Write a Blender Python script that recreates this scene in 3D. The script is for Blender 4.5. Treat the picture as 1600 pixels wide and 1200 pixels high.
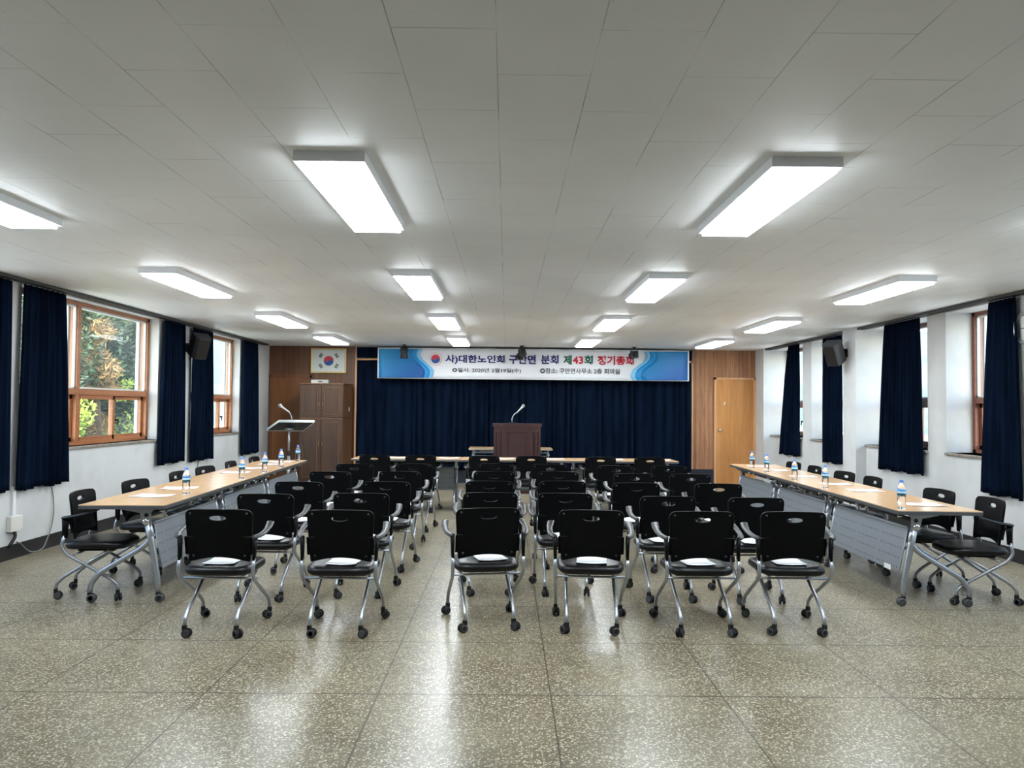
import bpy, bmesh, math, random
from mathutils import Vector, Matrix, Euler
random.seed(7)
PI = math.pi
S = bpy.context.scene
for o in list(bpy.data.objects):
    bpy.data.objects.remove(o, do_unlink=True)
C = S.collection

# ------------------------------------------------------------------ camera
F_PX, PITCH, YAW, ROLL, CAM_Z = 1204.37, .0314, .0067, .0097, 1.5115
def cam_axes(p, y, r):
    f = Vector((math.sin(y)*math.cos(p), math.cos(y)*math.cos(p), math.sin(p)))
    rt = Vector((math.cos(y), -math.sin(y), 0)); up = rt.cross(f)
    return math.cos(r)*rt + math.sin(r)*up, -math.sin(r)*rt + math.cos(r)*up, f
RT, UP, FW = cam_axes(PITCH, YAW, ROLL)
cam = bpy.data.cameras.new('camera'); co = bpy.data.objects.new('camera', cam); C.objects.link(co)
cam.sensor_width = 36; cam.lens = F_PX/1600*36; cam.clip_start = .05; cam.clip_end = 2000
m = Matrix(((RT.x, UP.x, -FW.x), (RT.y, UP.y, -FW.y), (RT.z, UP.z, -FW.z))).to_4x4()
m.translation = (0, 0, CAM_Z); co.matrix_world = m
S.camera = co

# ------------------------------------------------------------------ world, sun, exposure
S.view_settings.view_transform = 'Standard'
S.view_settings.look = 'None'
S.view_settings.exposure = 1.13
S.view_settings.gamma = 1
S.view_settings.use_curve_mapping = False
w = bpy.data.worlds.new('world'); S.world = w; w.use_nodes = True
nt = w.node_tree; nt.nodes.clear()
sky = nt.nodes.new('ShaderNodeTexSky'); sky.sky_type = 'NISHITA'; sky.sun_disc = False
sky.sun_elevation = math.radians(38); sky.sun_rotation = math.radians(180); sky.air_density = 1.2; sky.dust_density = 1.5
bg = nt.nodes.new('ShaderNodeBackground'); bg.inputs['Strength'].default_value = .62
wo = nt.nodes.new('ShaderNodeOutputWorld')
nt.links.new(sky.outputs[0], bg.inputs[0]); nt.links.new(bg.outputs[0], wo.inputs[0])
sl = bpy.data.lights.new('sun', 'SUN'); sl.energy = 3.0; sl.angle = .01; sl.color = (1, .93, .82)
so = bpy.data.objects.new('sun', sl); C.objects.link(so)
so.rotation_euler = Vector((.05, 1, -.8)).to_track_quat('-Z', 'Y').to_euler()
LAMP = 15.5

# ------------------------------------------------------------------ material helpers
def mat(name, col, rough=.5, metal=0, spec=.5, **kw):
    M = bpy.data.materials.new(name); M.use_nodes = True
    b = M.node_tree.nodes['Principled BSDF']
    b.inputs['Base Color'].default_value = (*col, 1)
    b.inputs['Roughness'].default_value = rough; b.inputs['Metallic'].default_value = metal
    b.inputs['Specular IOR Level'].default_value = spec
    for k, v in kw.items(): b.inputs[k.replace('_', ' ')].default_value = v
    return M
def srgb(r, g, b):
    f = lambda c: (c/255/12.92) if c/255 <= .04045 else ((c/255+.055)/1.055)**2.4
    return (f(r), f(g), f(b))
class N:
    """small node-graph helper"""
    def __init__(s, M): s.t = M.node_tree; s.b = s.t.nodes['Principled BSDF']
    def n(s, typ, **kw):
        x = s.t.nodes.new(typ)
        for k, v in kw.items(): setattr(x, k, v)
        return x
    def l(s, a, b): s.t.links.new(a, b)
    def co(s, scale=(1, 1, 1), loc=(0, 0, 0), rot=(0, 0, 0)):
        t = s.n('ShaderNodeTexCoord'); m = s.n('ShaderNodeMapping')
        m.inputs['Scale'].default_value = scale; m.inputs['Location'].default_value = loc; m.inputs['Rotation'].default_value = rot
        s.l(t.outputs['Object'], m.inputs[0]); return m.outputs[0]
    def math(s, op, a, b=None, c=None):
        x = s.n('ShaderNodeMath', operation=op)
        for i, v in enumerate((a, b, c)):
            if v is None: continue
            if isinstance(v, (int, float)): x.inputs[i].default_value = v
            else: s.l(v, x.inputs[i])
        return x.outputs[0]
    def noise(s, vec, scale, detail=3, rough=.5):
        x = s.n('ShaderNodeTexNoise'); x.inputs['Scale'].default_value = scale
        x.inputs['Detail'].default_value = detail; x.inputs['Roughness'].default_value = rough
        s.l(vec, x.inputs['Vector']); return x.outputs[0]
    def ramp(s, fac, stops):
        x = s.n('ShaderNodeValToRGB'); e = x.color_ramp.elements
        while len(e) < len(stops): e.new(.5)
        for i, (p, c) in enumerate(stops): e[i].position = p; e[i].color = (*c, 1)
        s.l(fac, x.inputs[0]); return x.outputs[0]
    def mix(s, fac, a, b):
        x = s.n('ShaderNodeMix', data_type='RGBA')
        for sock, v in ((x.inputs[0], fac), (x.inputs[6], a), (x.inputs[7], b)):
            if isinstance(v, (int, float)): sock.default_value = v
            elif isinstance(v, tuple): sock.default_value = (*v, 1)
            else: s.l(v, sock)
        return x.outputs[2]
    def bump(s, h, strength=.2, dist=.01):
        x = s.n('ShaderNodeBump'); x.inputs['Strength'].default_value = strength; x.inputs['Distance'].default_value = dist
        s.l(h, x.inputs['Height']); s.l(x.outputs[0], s.b.inputs['Normal'])
    def base(s, c): s.l(c, s.b.inputs['Base Color'])
    def line(s, coord, period, off, width):
        """1 on thin lines every `period` along a coordinate"""
        a = s.math('SUBTRACT', coord, off); a = s.math('DIVIDE', a, period); a = s.math('ADD', a, 1000.5)
        a = s.math('FRACT', a); a = s.math('SUBTRACT', a, .5); a = s.math('ABSOLUTE', a)
        return s.math('LESS_THAN', a, width/period/2)
def wood_mat(name, c1, c2, rough=.45, axis='Z', groove=0, scale=1.0, gcol=(.02, .012, .008), uneven=False):
    M = mat(name, c1, rough); g = N(M)
    st = {'Z': (14, 14, 1.1), 'X': (1.1, 14, 14), 'Y': (14, 1.1, 14)}[axis]
    v = g.co(tuple(a*scale for a in st)); n1 = g.noise(v, 1.6, 5, .6); n2 = g.noise(v, 7, 3, .6)
    f = g.math('ADD', g.math('MULTIPLY', n1, .7), g.math('MULTIPLY', n2, .3))
    col = g.ramp(f, [(.3, c2), (.5, tuple((a+b)/2 for a, b in zip(c1, c2))), (.68, c1)])
    if groove:
        t = g.n('ShaderNodeTexCoord'); s = g.n('ShaderNodeSeparateXYZ'); g.l(t.outputs['Object'], s.inputs[0])
        cell = g.math('FLOOR', g.math('DIVIDE', s.outputs[0], groove))
        wn = g.n('ShaderNodeTexWhiteNoise', noise_dimensions='1D'); g.l(cell, wn.inputs['W'])
        col = g.mix(g.math('MULTIPLY', wn.outputs['Value'], .45), col, tuple(a*.55 for a in c2))
        ln = g.line(s.outputs[0], groove, 0, .006)
        col = g.mix(g.math('MULTIPLY', ln, .75), col, gcol)
    g.base(col); return M

# ------------------------------------------------------------------ materials
M = {}
# terrazzo floor
TILE, TX, TY = .909, .247, 4.113
f = mat('terrazzo', (.3, .3, .3), .29, spec=.5); g = N(f)
tc = g.n('ShaderNodeTexCoord'); sp = g.n('ShaderNodeSeparateXYZ'); g.l(tc.outputs['Object'], sp.inputs[0])
def vor(scale, seed=0):
    mp = g.n('ShaderNodeMapping'); mp.inputs['Location'].default_value = (seed, seed*2, 0)
    g.l(tc.outputs['Object'], mp.inputs[0])
    dn = g.n('ShaderNodeTexNoise'); dn.inputs['Scale'].default_value = 60; g.l(mp.outputs[0], dn.inputs['Vector'])
    av = g.n('ShaderNodeVectorMath', operation='MULTIPLY_ADD'); av.inputs[1].default_value = (.012, .012, 0)
    g.l(dn.outputs[1], av.inputs[0]); g.l(mp.outputs[0], av.inputs[2])
    x = g.n('ShaderNodeTexVoronoi'); x.inputs['Scale'].default_value = scale; g.l(av.outputs[0], x.inputs['Vector']); return x
va = vor(88); vb = vor(190, 3.3)
sa = g.n('ShaderNodeSeparateColor'); g.l(va.outputs['Color'], sa.inputs[0])
sb = g.n('ShaderNodeSeparateColor'); g.l(vb.outputs['Color'], sb.inputs[0])
big = g.noise(tc.outputs['Object'], 1.3, 4, .55); med = g.noise(tc.outputs['Object'], 6, 3, .6)
tone = g.ramp(g.math('ADD', g.math('MULTIPLY', big, .7), g.math('MULTIPLY', med, .3)),
              [(.34, srgb(94, 84, 66)), (.5, srgb(110, 100, 80)), (.66, srgb(126, 116, 94))])
chipc = g.ramp(sa.outputs[1], [(0, srgb(146, 136, 114)), (.5, srgb(180, 171, 147)), (1, srgb(216, 209, 188))])
m1 = g.math('MULTIPLY', g.math('LESS_THAN', va.outputs['Distance'], .46), g.math('GREATER_THAN', sa.outputs[0], .30))
m2 = g.math('MULTIPLY', g.math('LESS_THAN', vb.outputs['Distance'], .42), g.math('GREATER_THAN', sb.outputs[0], .55))
m3 = g.math('MULTIPLY', g.math('LESS_THAN', vb.outputs['Distance'], .45), g.math('LESS_THAN', sb.outputs[0], .2))
c = g.mix(g.math('MULTIPLY', m2, .55), tone, chipc); c = g.mix(g.math('MULTIPLY', m1, .85), c, chipc)
ln = g.math('MAXIMUM', g.line(sp.outputs[0], TILE, TX, .009), g.line(sp.outputs[1], TILE, TY, .013))
c = g.mix(g.math('MULTIPLY', ln, .8), c, srgb(62, 54, 42)); g.base(c)
M['floor'] = f
# ceiling boards, rows staggered
f = mat('ceiling_board', srgb(205, 202, 195), .5, spec=.7); g = N(f)
v = g.co((1, 1, 1), (2.43*0, 0, 0), (0, 0, PI/2))
br = g.n('ShaderNodeTexBrick'); br.offset = .5
mp = g.n('ShaderNodeMapping'); mp.inputs['Rotation'].default_value = (0, 0, PI/2); mp.inputs['Location'].default_value = (-2.43+.68*4, .045, 0)
t = g.n('ShaderNodeTexCoord'); g.l(t.outputs['Object'], mp.inputs[0])
# swap x / y so that boards run along the depth of the room
sx = g.n('ShaderNodeSeparateXYZ'); g.l(t.outputs['Object'], sx.inputs[0]); cx = g.n('ShaderNodeCombineXYZ')
g.l(g.math('ADD', sx.outputs[1], -2.43+6.78), cx.inputs[0]); g.l(g.math('ADD', sx.outputs[0], .045+6.78), cx.inputs[1]); g.l(cx.outputs[0], br.inputs['Vector'])
br.inputs['Scale'].default_value = 1; br.inputs['Brick Width'].default_value = .678; br.inputs['Row Height'].default_value = .339
br.inputs['Mortar Size'].default_value = .0022; br.inputs['Mortar Smooth'].default_value = .1
fade = g.noise(t.outputs['Object'], 2.2, 3); fade = g.ramp(fade, [(.4, (.12, .12, .12)), (.62, (1, 1, 1))])
fm = g.math('MULTIPLY', br.outputs['Fac'], fade)
hol = g.n('ShaderNodeTexVoronoi'); hol.inputs['Scale'].default_value = 14; g.l(t.outputs['Object'], hol.inputs['Vector'])
hm = g.math('MULTIPLY', g.math('LESS_THAN', hol.outputs['Distance'], .05), .25)
stain = g.noise(t.outputs['Object'], .9, 4); cc = g.ramp(stain, [(.35, srgb(236, 239, 241)), (.65, srgb(244, 247, 249))])
cc = g.mix(g.math('MULTIPLY', fm, .6), cc, srgb(95, 90, 82)); cc = g.mix(hm, cc, srgb(120, 115, 105)); g.base(cc)
g.bump(g.math('SUBTRACT', 1.0, fm), .3, .003)
M['ceiling'] = f
f = mat('wall_paint', srgb(226, 225, 220), .7); g = N(f); t = g.n('ShaderNodeTexCoord')
nn = g.noise(t.outputs['Object'], 1.4, 5, .6); g.base(g.ramp(nn, [(.3, srgb(184, 184, 184)), (.55, srgb(199, 200, 201)), (.8, srgb(204, 205, 206))]))
g.bump(g.noise(t.outputs['Object'], 90, 2), .05, .003); M['wall'] = f
f = mat('black_baseboard', srgb(22, 24, 28), .35); g = N(f); t = g.n('ShaderNodeTexCoord')
g.base(g.ramp(g.noise(t.outputs['Object'], 5, 4), [(.3, srgb(14, 16, 20)), (.7, srgb(38, 40, 44))])); M['base'] = f
f = mat('navy_baseboard', srgb(24, 28, 40), .5); g = N(f); t = g.n('ShaderNodeTexCoord'); s_ = g.n('ShaderNodeSeparateXYZ'); g.l(t.outputs['Object'], s_.inputs[0])
g.base(g.mix(g.line(s_.outputs[2], .05, 0, .008), srgb(26, 31, 45), srgb(12, 13, 18))); M['navybase'] = f
M['woodpanel_l'] = wood_mat('dark_wood_panel', srgb(128, 86, 62), srgb(92, 58, 42), .4, groove=.105)
M['woodpanel_r'] = wood_mat('warm_wood_panel', srgb(190, 138, 100), srgb(134, 88, 60), .4, groove=.087)
M['doorwood'] = wood_mat('door_veneer', srgb(204, 146, 90), srgb(168, 110, 56), .3, scale=.35)
M['doorwood_l'] = wood_mat('door_veneer_dark', srgb(136, 88, 52), srgb(108, 66, 38), .35, scale=.35)
M['trimwood'] = wood_mat('trim_wood', srgb(222, 172, 130), srgb(190, 138, 96), .4)
M['darktrim'] = wood_mat('dark_trim_wood', srgb(130, 84, 54), srgb(96, 58, 36), .4)
M['cabinet'] = wood_mat('cabinet_wood', srgb(78, 54, 40), srgb(54, 35, 25), .5, scale=.8)
M['cabside'] = wood_mat('cabinet_side_wood', srgb(112, 78, 52), srgb(82, 54, 34), .45, scale=.6)
M['podium'] = wood_mat('mahogany', srgb(60, 20, 20), srgb(38, 12, 13), .5, scale=.8)
M['winwood'] = wood_mat('window_wood', srgb(178, 118, 78), srgb(146, 92, 58), .4, axis='Y')
M['winwood_r'] = wood_mat('window_wood_red', srgb(136, 84, 66), srgb(108, 62, 48), .4, axis='Y')
M['alu'] = mat('white_aluminium', srgb(205, 212, 212), .4)
f = mat('marble_sill', srgb(150, 140, 128), .3); g = N(f)
g.base(g.ramp(g.noise(g.co((2, 6, 9)), 3, 6, .7), [(.35, srgb(96, 88, 80)), (.55, srgb(150, 142, 132)), (.75, srgb(184, 178, 170))])); M['sill'] = f
f = mat('navy_curtain', srgb(20, 29, 48), 1.0, spec=.04); g = N(f)
f.node_tree.nodes['Principled BSDF'].inputs['Sheen Weight'].default_value = .0
g.base(g.ramp(g.noise(g.co((3, 3, .5)), 3, 3), [(.3, srgb(5, 13, 28)), (.7, srgb(13, 25, 44))])); M['curtain'] = f
M['rail'] = mat('rail_metal', srgb(38, 38, 40), .5)
M['plastic'] = mat('black_plastic', srgb(4, 6, 9), .4, spec=.15)
M['armplastic'] = mat('dark_grey_plastic', srgb(30, 32, 36), .42)
M['leather'] = mat('black_leatherette', srgb(9, 9, 11), .38, spec=.35)
g = N(M['leather']); g.bump(g.noise(g.co(), 220, 2), .12, .002)
g = N(M['plastic']); g.bump(g.noise(g.co(), 400, 2), .08, .001)
M['silver'] = mat('silver_paint', srgb(168, 172, 178), .32, .75)
M['chrome'] = mat('chrome', srgb(210, 212, 215), .12, 1)
M['wheelgrey'] = mat('wheel_grey', srgb(70, 72, 76), .5)
M['tyre'] = mat('black_rubber', srgb(8, 8, 9), .6)
f = mat('beech_laminate', srgb(222, 178, 134), .22); g = N(f)
g.base(g.ramp(g.noise(g.co((2, 22, 4)), 3, 5, .6), [(.3, srgb(204, 163, 121)), (.7, srgb(220, 182, 142))])); M['top'] = f
M['edge'] = mat('dark_edge_band', srgb(70, 72, 76), .45)
M['edge_light'] = mat('grey_edge_band', srgb(150, 140, 126), .45)
f = mat('perforated_panel', srgb(140, 145, 152), .4, .4); g = N(f); t = g.n('ShaderNodeTexCoord'); s_ = g.n('ShaderNodeSeparateXYZ'); g.l(t.outputs['Object'], s_.inputs[0])
def cell(c_, p):
    a = g.math('FRACT', g.math('ADD', g.math('DIVIDE', c_, p), 100)); return g.math('MULTIPLY', g.math('SUBTRACT', a, .5), p)
dx = cell(s_.outputs[0], .042); dz = cell(g.math('SUBTRACT', s_.outputs[2], .02), .075)
d2 = g.math('SQRT', g.math('ADD', g.math('MULTIPLY', dx, dx), g.math('MULTIPLY', dz, dz)))
blk = g.math('FRACT', g.math('ADD', g.math('DIVIDE', s_.outputs[0], .42), 100.3))
hole = g.math('MULTIPLY', g.math('LESS_THAN', d2, .0062), g.math('LESS_THAN', blk, .86))
hole = g.math('MULTIPLY', hole, g.math('LESS_THAN', s_.outputs[2], .56))
g.base(g.mix(hole, srgb(142, 147, 154), srgb(30, 32, 35))); M['perf'] = f
M['panel'] = mat('panel_frame_grey', srgb(150, 155, 162), .4, .4)
M['paper'] = mat('white_paper', srgb(240, 242, 246), .7)
M['white'] = mat('white_enamel', srgb(222, 224, 226), .4)
M['ivory'] = mat('ivory_plastic', srgb(212, 210, 204), .45)
M['greycable'] = mat('grey_cable', srgb(120, 118, 114), .5)
M['black'] = mat('black_metal', srgb(14, 14, 16), .45)
M['spk'] = mat('speaker_grille', srgb(42, 45, 52), .6); g = N(M['spk'])
M['gold'] = mat('gold_frame', srgb(214, 184, 128), .3, .3)
M['brass'] = mat('brass', srgb(170, 130, 90), .3, .8)
M['fixture'] = mat('fixture_body', srgb(240, 243, 250), .4)
M['cap'] = mat('blue_cap', srgb(84, 140, 224), .4)
f = mat('bottle_label', srgb(40, 100, 170), .4); g = N(f); t = g.n('ShaderNodeTexCoord'); s_ = g.n('ShaderNodeSeparateXYZ'); g.l(t.outputs['Object'], s_.inputs[0])
z = s_.outputs[2]; cc = g.ramp(g.math('DIVIDE', z, .22), [(0, srgb(24, 84, 96)), (.53, srgb(24, 84, 96)), (.56, srgb(190, 222, 240)), (.60, srgb(190, 222, 240)), (.63, srgb(70, 140, 208)), (.72, srgb(40, 84, 150))])
cc.node.color_ramp.interpolation = 'CONSTANT'; g.base(cc); M['label'] = f
M['water'] = mat('clear_water_bottle', (1, 1, 1), .02, Transmission_Weight=1.0, IOR=1.33)
M['clearplastic'] = mat('clear_plastic', (.85, .92, .92), .3, Transmission_Weight=.6, IOR=1.2)
f = bpy.data.materials.new('light_diffuser'); f.use_nodes = True; f.node_tree.nodes.clear()
e = f.node_tree.nodes.new('ShaderNodeEmission'); e.inputs[0].default_value = (.88, .955, 1, 1); e.inputs[1].default_value = LAMP
o_ = f.node_tree.nodes.new('ShaderNodeOutputMaterial'); f.node_tree.links.new(e.outputs[0], o_.inputs[0]); M['lamp'] = f
f = bpy.data.materials.new('window_glass'); f.use_nodes = True; T_ = f.node_tree; T_.nodes.clear()
tr = T_.nodes.new('ShaderNodeBsdfTransparent'); tr.inputs[0].default_value = (.93, .96, .95, 1)
gl = T_.nodes.new('ShaderNodeBsdfGlossy'); gl.inputs['Roughness'].default_value = .02
du = T_.nodes.new('ShaderNodeBsdfTranslucent'); du.inputs[0].default_value = (.8, .82, .8, 1)
nz = T_.nodes.new('ShaderNodeTexNoise'); nz.inputs['Scale'].default_value = 3
mr = T_.nodes.new('ShaderNodeMapRange'); mr.inputs['From Min'].default_value = .35; mr.inputs['From Max'].default_value = .7; mr.inputs['To Min'].default_value = .01; mr.inputs['To Max'].default_value = .05
T_.links.new(nz.outputs[0], mr.inputs[0])
fr = T_.nodes.new('ShaderNodeMath'); fr.operation = 'MULTIPLY_ADD'; lw = T_.nodes.new('ShaderNodeLayerWeight'); lw.inputs[0].default_value = .3; T_.links.new(lw.outputs['Facing'], fr.inputs[0]); fr.inputs[1].default_value = .015; fr.inputs[2].default_value = .003
m1_ = T_.nodes.new('ShaderNodeMixShader'); m2_ = T_.nodes.new('ShaderNodeMixShader'); oo = T_.nodes.new('ShaderNodeOutputMaterial')
T_.links.new(mr.outputs[0], m1_.inputs[0]); T_.links.new(tr.outputs[0], m1_.inputs[1]); T_.links.new(du.outputs[0], m1_.inputs[2])
T_.links.new(fr.outputs[0], m2_.inputs[0]); T_.links.new(m1_.outputs[0], m2_.inputs[1]); T_.links.new(gl.outputs[0], m2_.inputs[2]); T_.links.new(m2_.outputs[0], oo.inputs[0])
M['glass'] = f
M['b_white'] = mat('banner_white', srgb(222, 225, 232), .55)
M['b_pale'] = mat('banner_pale_blue', srgb(130, 196, 234), .55)
M['b_mid'] = mat('banner_mid_blue', srgb(20, 140, 210), .55)
f = mat('banner_deep_blue', srgb(10, 84, 160), .5); g = N(f); t = g.n('ShaderNodeTexCoord'); s_ = g.n('ShaderNodeSeparateXYZ'); g.l(t.outputs['Generated'], s_.inputs[0])
g.base(g.ramp(g.math('ADD', g.math('MULTIPLY', s_.outputs[0], .5), g.math('MULTIPLY', g.math('SUBTRACT', 1.0, s_.outputs[2]), .5)), [(.1, srgb(0, 140, 200)), (.8, srgb(0, 84, 158))])); M['b_deep'] = f
M['navytext'] = mat('navy_lettering', srgb(32, 28, 110), .5)
M['greentext'] = mat('green_lettering', srgb(14, 96, 74), .5)
M['redtext'] = mat('red_lettering', srgb(205, 30, 58), .5)
M['greytext'] = mat('dark_lettering', srgb(52, 54, 70), .5)
M['red'] = mat('flag_red', srgb(196, 44, 66), .5)
M['blue'] = mat('flag_blue', srgb(10, 76, 146), .5)
M['pink'] = mat('pale_red_ring', srgb(228, 170, 170), .5)
M['flagwhite'] = mat('flag_white', srgb(205, 212, 212), .5)
M['clockface'] = mat('clock_face', srgb(230, 230, 226), .4)
M['green'] = mat('green_board', srgb(70, 140, 100), .6)
M['leafdark'] = mat('dark_leaf', srgb(58, 76, 50), .5)
M['leafbrown'] = mat('brown_frond', srgb(150, 122, 78), .7)
M['leaflime'] = mat('lime_leaf', srgb(168, 186, 84), .6)
M['bark'] = mat('bark', srgb(92, 74, 56), .9)
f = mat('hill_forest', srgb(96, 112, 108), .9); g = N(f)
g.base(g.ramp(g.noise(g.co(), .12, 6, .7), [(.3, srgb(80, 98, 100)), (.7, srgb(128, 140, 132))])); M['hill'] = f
M['ground'] = mat('pale_concrete', srgb(190, 184, 172), .9)

# ------------------------------------------------------------------ mesh builder
class MB:
    def __init__(s, *mats): s.bm = bmesh.new(); s.mats = list(mats) or ['wall']
    def _set(s, faces, mi, smooth=False):
        for f in faces: f.material_index = mi; f.smooth = smooth
    def box(s, lo, hi, mi=0, bevel=0, T=None):
        r = bmesh.ops.create_cube(s.bm, size=1); vs = r['verts']
        c = [(a+b)/2 for a, b in zip(lo, hi)]; d = [b-a for a, b in zip(lo, hi)]
        for v in vs: v.co = Vector((v.co.x*d[0]+c[0], v.co.y*d[1]+c[1], v.co.z*d[2]+c[2]))
        fs = list({f for v in vs for f in v.link_faces}); s._set(fs, mi)
        if bevel:
            es = list({e for v in vs for e in v.link_edges})
            r = bmesh.ops.bevel(s.bm, geom=es, offset=bevel, segments=2, affect='EDGES', profile=.5)
            vs = list({v for f in r['faces'] for v in f.verts}); s._set(r['faces'], mi)
            vs = list({v for v in vs} | {v for f in fs if f.is_valid for v in f.verts})
        if T is not None:
            for v in vs: v.co = T @ v.co
        return s
    def sweep(s, path, rx, rz=None, mi=0, n=10, round_=0, sub=5, caps=True, upv=None):
        """tube along a polyline; corners rounded by `round_`; rx / rz may be numbers or per-point lists"""
        pts = [Vector(p) for p in path]; k = len(pts)
        R1 = rx if isinstance(rx, (list, tuple)) else [rx]*k
        R2 = R1 if rz is None else (rz if isinstance(rz, (list, tuple)) else [rz]*k)
        P, A, B = [], [], []
        for i, p in enumerate(pts):
            if round_ and 0 < i < k-1:
                a = pts[i-1]-p; b = pts[i+1]-p; r = min(round_, a.length*.45, b.length*.45)
                p0 = p+a.normalized()*r; p1 = p+b.normalized()*r
                for j in range(sub+1):
                    t = j/sub; P.append(p0*(1-t)**2+p*2*t*(1-t)+p1*t*t); A.append(R1[i]); B.append(R2[i])
            else: P.append(p); A.append(R1[i]); B.append(R2[i])
        rings = []; t0 = (P[1]-P[0]).normalized()
        u = Vector(upv) if upv else (Vector((1, 0, 0)) if abs(t0.x) < .9 else Vector((0, 0, 1)))
        u = (u-t0*u.dot(t0)).normalized()
        for i, p in enumerate(P):
            t = (P[min(i+1, len(P)-1)]-P[max(i-1, 0)]).normalized()
            u = (u-t*u.dot(t)).normalized(); v = t.cross(u)
            rings.append([s.bm.verts.new(p+u*math.cos(2*PI*j/n)*A[i]+v*math.sin(2*PI*j/n)*B[i]) for j in range(n)])
        for a, b in zip(rings, rings[1:]):
            for j in range(n):
                f = s.bm.faces.new((a[j], a[(j+1) % n], b[(j+1) % n], b[j])); f.material_index = mi; f.smooth = True
        if caps:
            f = s.bm.faces.new(list(reversed(rings[0]))); f.material_index = mi
            f = s.bm.faces.new(rings[-1]); f.material_index = mi
        return s
    def lathe(s, prof, c=(0, 0, 0), axis='Z', mi=0, n=16, smooth=True, caps=True):
        """prof: list of (radius, height)"""
        ax = {'Z': lambda r, h, a: Vector((r*math.cos(a), r*math.sin(a), h)),
              'X': lambda r, h, a: Vector((h, r*math.cos(a), r*math.sin(a))),
              'Y': lambda r, h, a: Vector((r*math.sin(a), h, r*math.cos(a)))}[axis]
        c = Vector(c); rings = []
        for r, h in prof:
            if r < 1e-6: rings.append([s.bm.verts.new(c+ax(0, h, 0))])
            else: rings.append([s.bm.verts.new(c+ax(r, h, 2*PI*j/n)) for j in range(n)])
        for a, b in zip(rings, rings[1:]):
            for j in range(n):
                q = [a[j % len(a)], a[(j+1) % len(a)], b[(j+1) % len(b)], b[j % len(b)]]
                q = list(dict.fromkeys(q))
                if len(q) > 2:
                    f = s.bm.faces.new(q); f.material_index = mi; f.smooth = smooth
        for r in (rings[0], rings[-1]):
            if caps and len(r) > 1:
                f = s.bm.faces.new(r); f.material_index = mi
        return s
    def prism(s, poly, d, mi=0, T=None):
        """polygon of 3-D points pushed along vector d"""
        d = Vector(d); a = [s.bm.verts.new(Vector(p)) for p in poly]; b = [s.bm.verts.new(Vector(p)+d) for p in poly]
        k = len(a); fs = [s.bm.faces.new(a), s.bm.faces.new(list(reversed(b)))]
        for i in range(k): fs.append(s.bm.faces.new((a[i], b[i], b[(i+1) % k], a[(i+1) % k])))
        s._set(fs, mi)
        if T is not None:
            for v in a+b: v.co = T @ v.co
        return s
    def grid(s, P, mi=0, smooth=True, closed_u=False):
        """P[i][j] lattice of points"""
        V = [[s.bm.verts.new(Vector(p)) for p in row] for row in P]
        for i in range(len(V)-1):
            for j in range(len(V[i])-(0 if closed_u else 1)):
                jj = (j+1) % len(V[i])
                f = s.bm.faces.new((V[i][j], V[i][jj], V[i+1][jj], V[i+1][j])); f.material_index = mi; f.smooth = smooth
        return V
    def build(s, name, parent=None, normals=True, loc=None, angle=None):
        if normals: bmesh.ops.recalc_face_normals(s.bm, faces=s.bm.faces)
        me = bpy.data.meshes.new(name); s.bm.to_mesh(me); s.bm.free()
        for k in s.mats: me.materials.append(M[k])
        o = bpy.data.objects.new(name, me); C.objects.link(o)
        if parent: o.parent = parent
        if loc: o.location = loc
        if angle: me.set_sharp_from_angle(angle=angle)
        return o
def tag(o, label=None, cat=None, group=None, kind=None):
    if label: o['label'] = label
    if cat: o['category'] = cat
    if group: o['group'] = group
    if kind: o['kind'] = kind
    return o
def empty(name, loc=(0, 0, 0), rz=0, **kw):
    o = bpy.data.objects.new(name, None); o.empty_display_size = .1; C.objects.link(o); o.location = loc; o.rotation_euler = (0, 0, rz)
    return tag(o, **kw)
def copy_tree(o, parent=None):
    c = o.copy(); C.objects.link(c); c.parent = parent
    for ch in list(o.children): copy_tree(ch, c)
    return c
def struct(o): o['kind'] = 'structure'; return o
ORD = ['first', 'second', 'third', 'fourth', 'fifth', 'sixth']

# ------------------------------------------------------------------ room shell
XL, XR, YB, YF, ZC = -4.80, 5.18, 15.6, -2.6, 2.725
PX = 5.03                                   # face of the two pilasters on the right
Z0, Z1 = 1.04, 2.688                        # window openings
struct(MB('floor').box((XL-.4, YF, -.1), (XR+.5, YB+.15, 0)).build('floor'))
struct(MB('ceiling').box((XL-.4, YF, ZC), (XR+.5, YB+.15, ZC+.15)).build('ceiling'))
OPL = [(4.0, 7.15), (7.62, 10.63), (11.75, 13.87)]
OPR = [(4.2, 6.7), (7.85, 9.05), (9.45, 11.08), (11.5, 13.07), (13.45, 15.06)]
def side_wall(x0, x1, ops, name):
    b = MB('wall'); b.box((x0, YF, 0), (x1, YB+.15, Z0)); b.box((x0, YF, Z1), (x1, YB+.15, ZC))
    y = YF
    for a, c in ops: b.box((x0, y, Z0), (x1, a, Z1)); y = c
    b.box((x0, y, Z0), (x1, YB+.15, Z1))
    return struct(b.build(name))
side_wall(XL-.24, XL, OPL, 'wall_left')
side_wall(XR, XR+.42, OPR, 'wall_right')
struct(MB('wall').box((PX, 11.08, 0), (XR+.001, 11.5, ZC)).build('trim_1'))
struct(MB('wall').box((PX, 15.06, 0), (XR+.001, YB, ZC)).build('trim_2'))
struct(MB('wall').box((XL-.24, YF-.15, 0), (XR+.42, YF, ZC)).build('wall_front'))
struct(MB('wall').box((XL-.24, YB, 0), (XR+.42, YB+.15, ZC)).build('wall_back'))
struct(MB('base').box((XL, YF, 0), (XL+.012, YB-.02, .14)).build('baseboard_left'))
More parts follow.
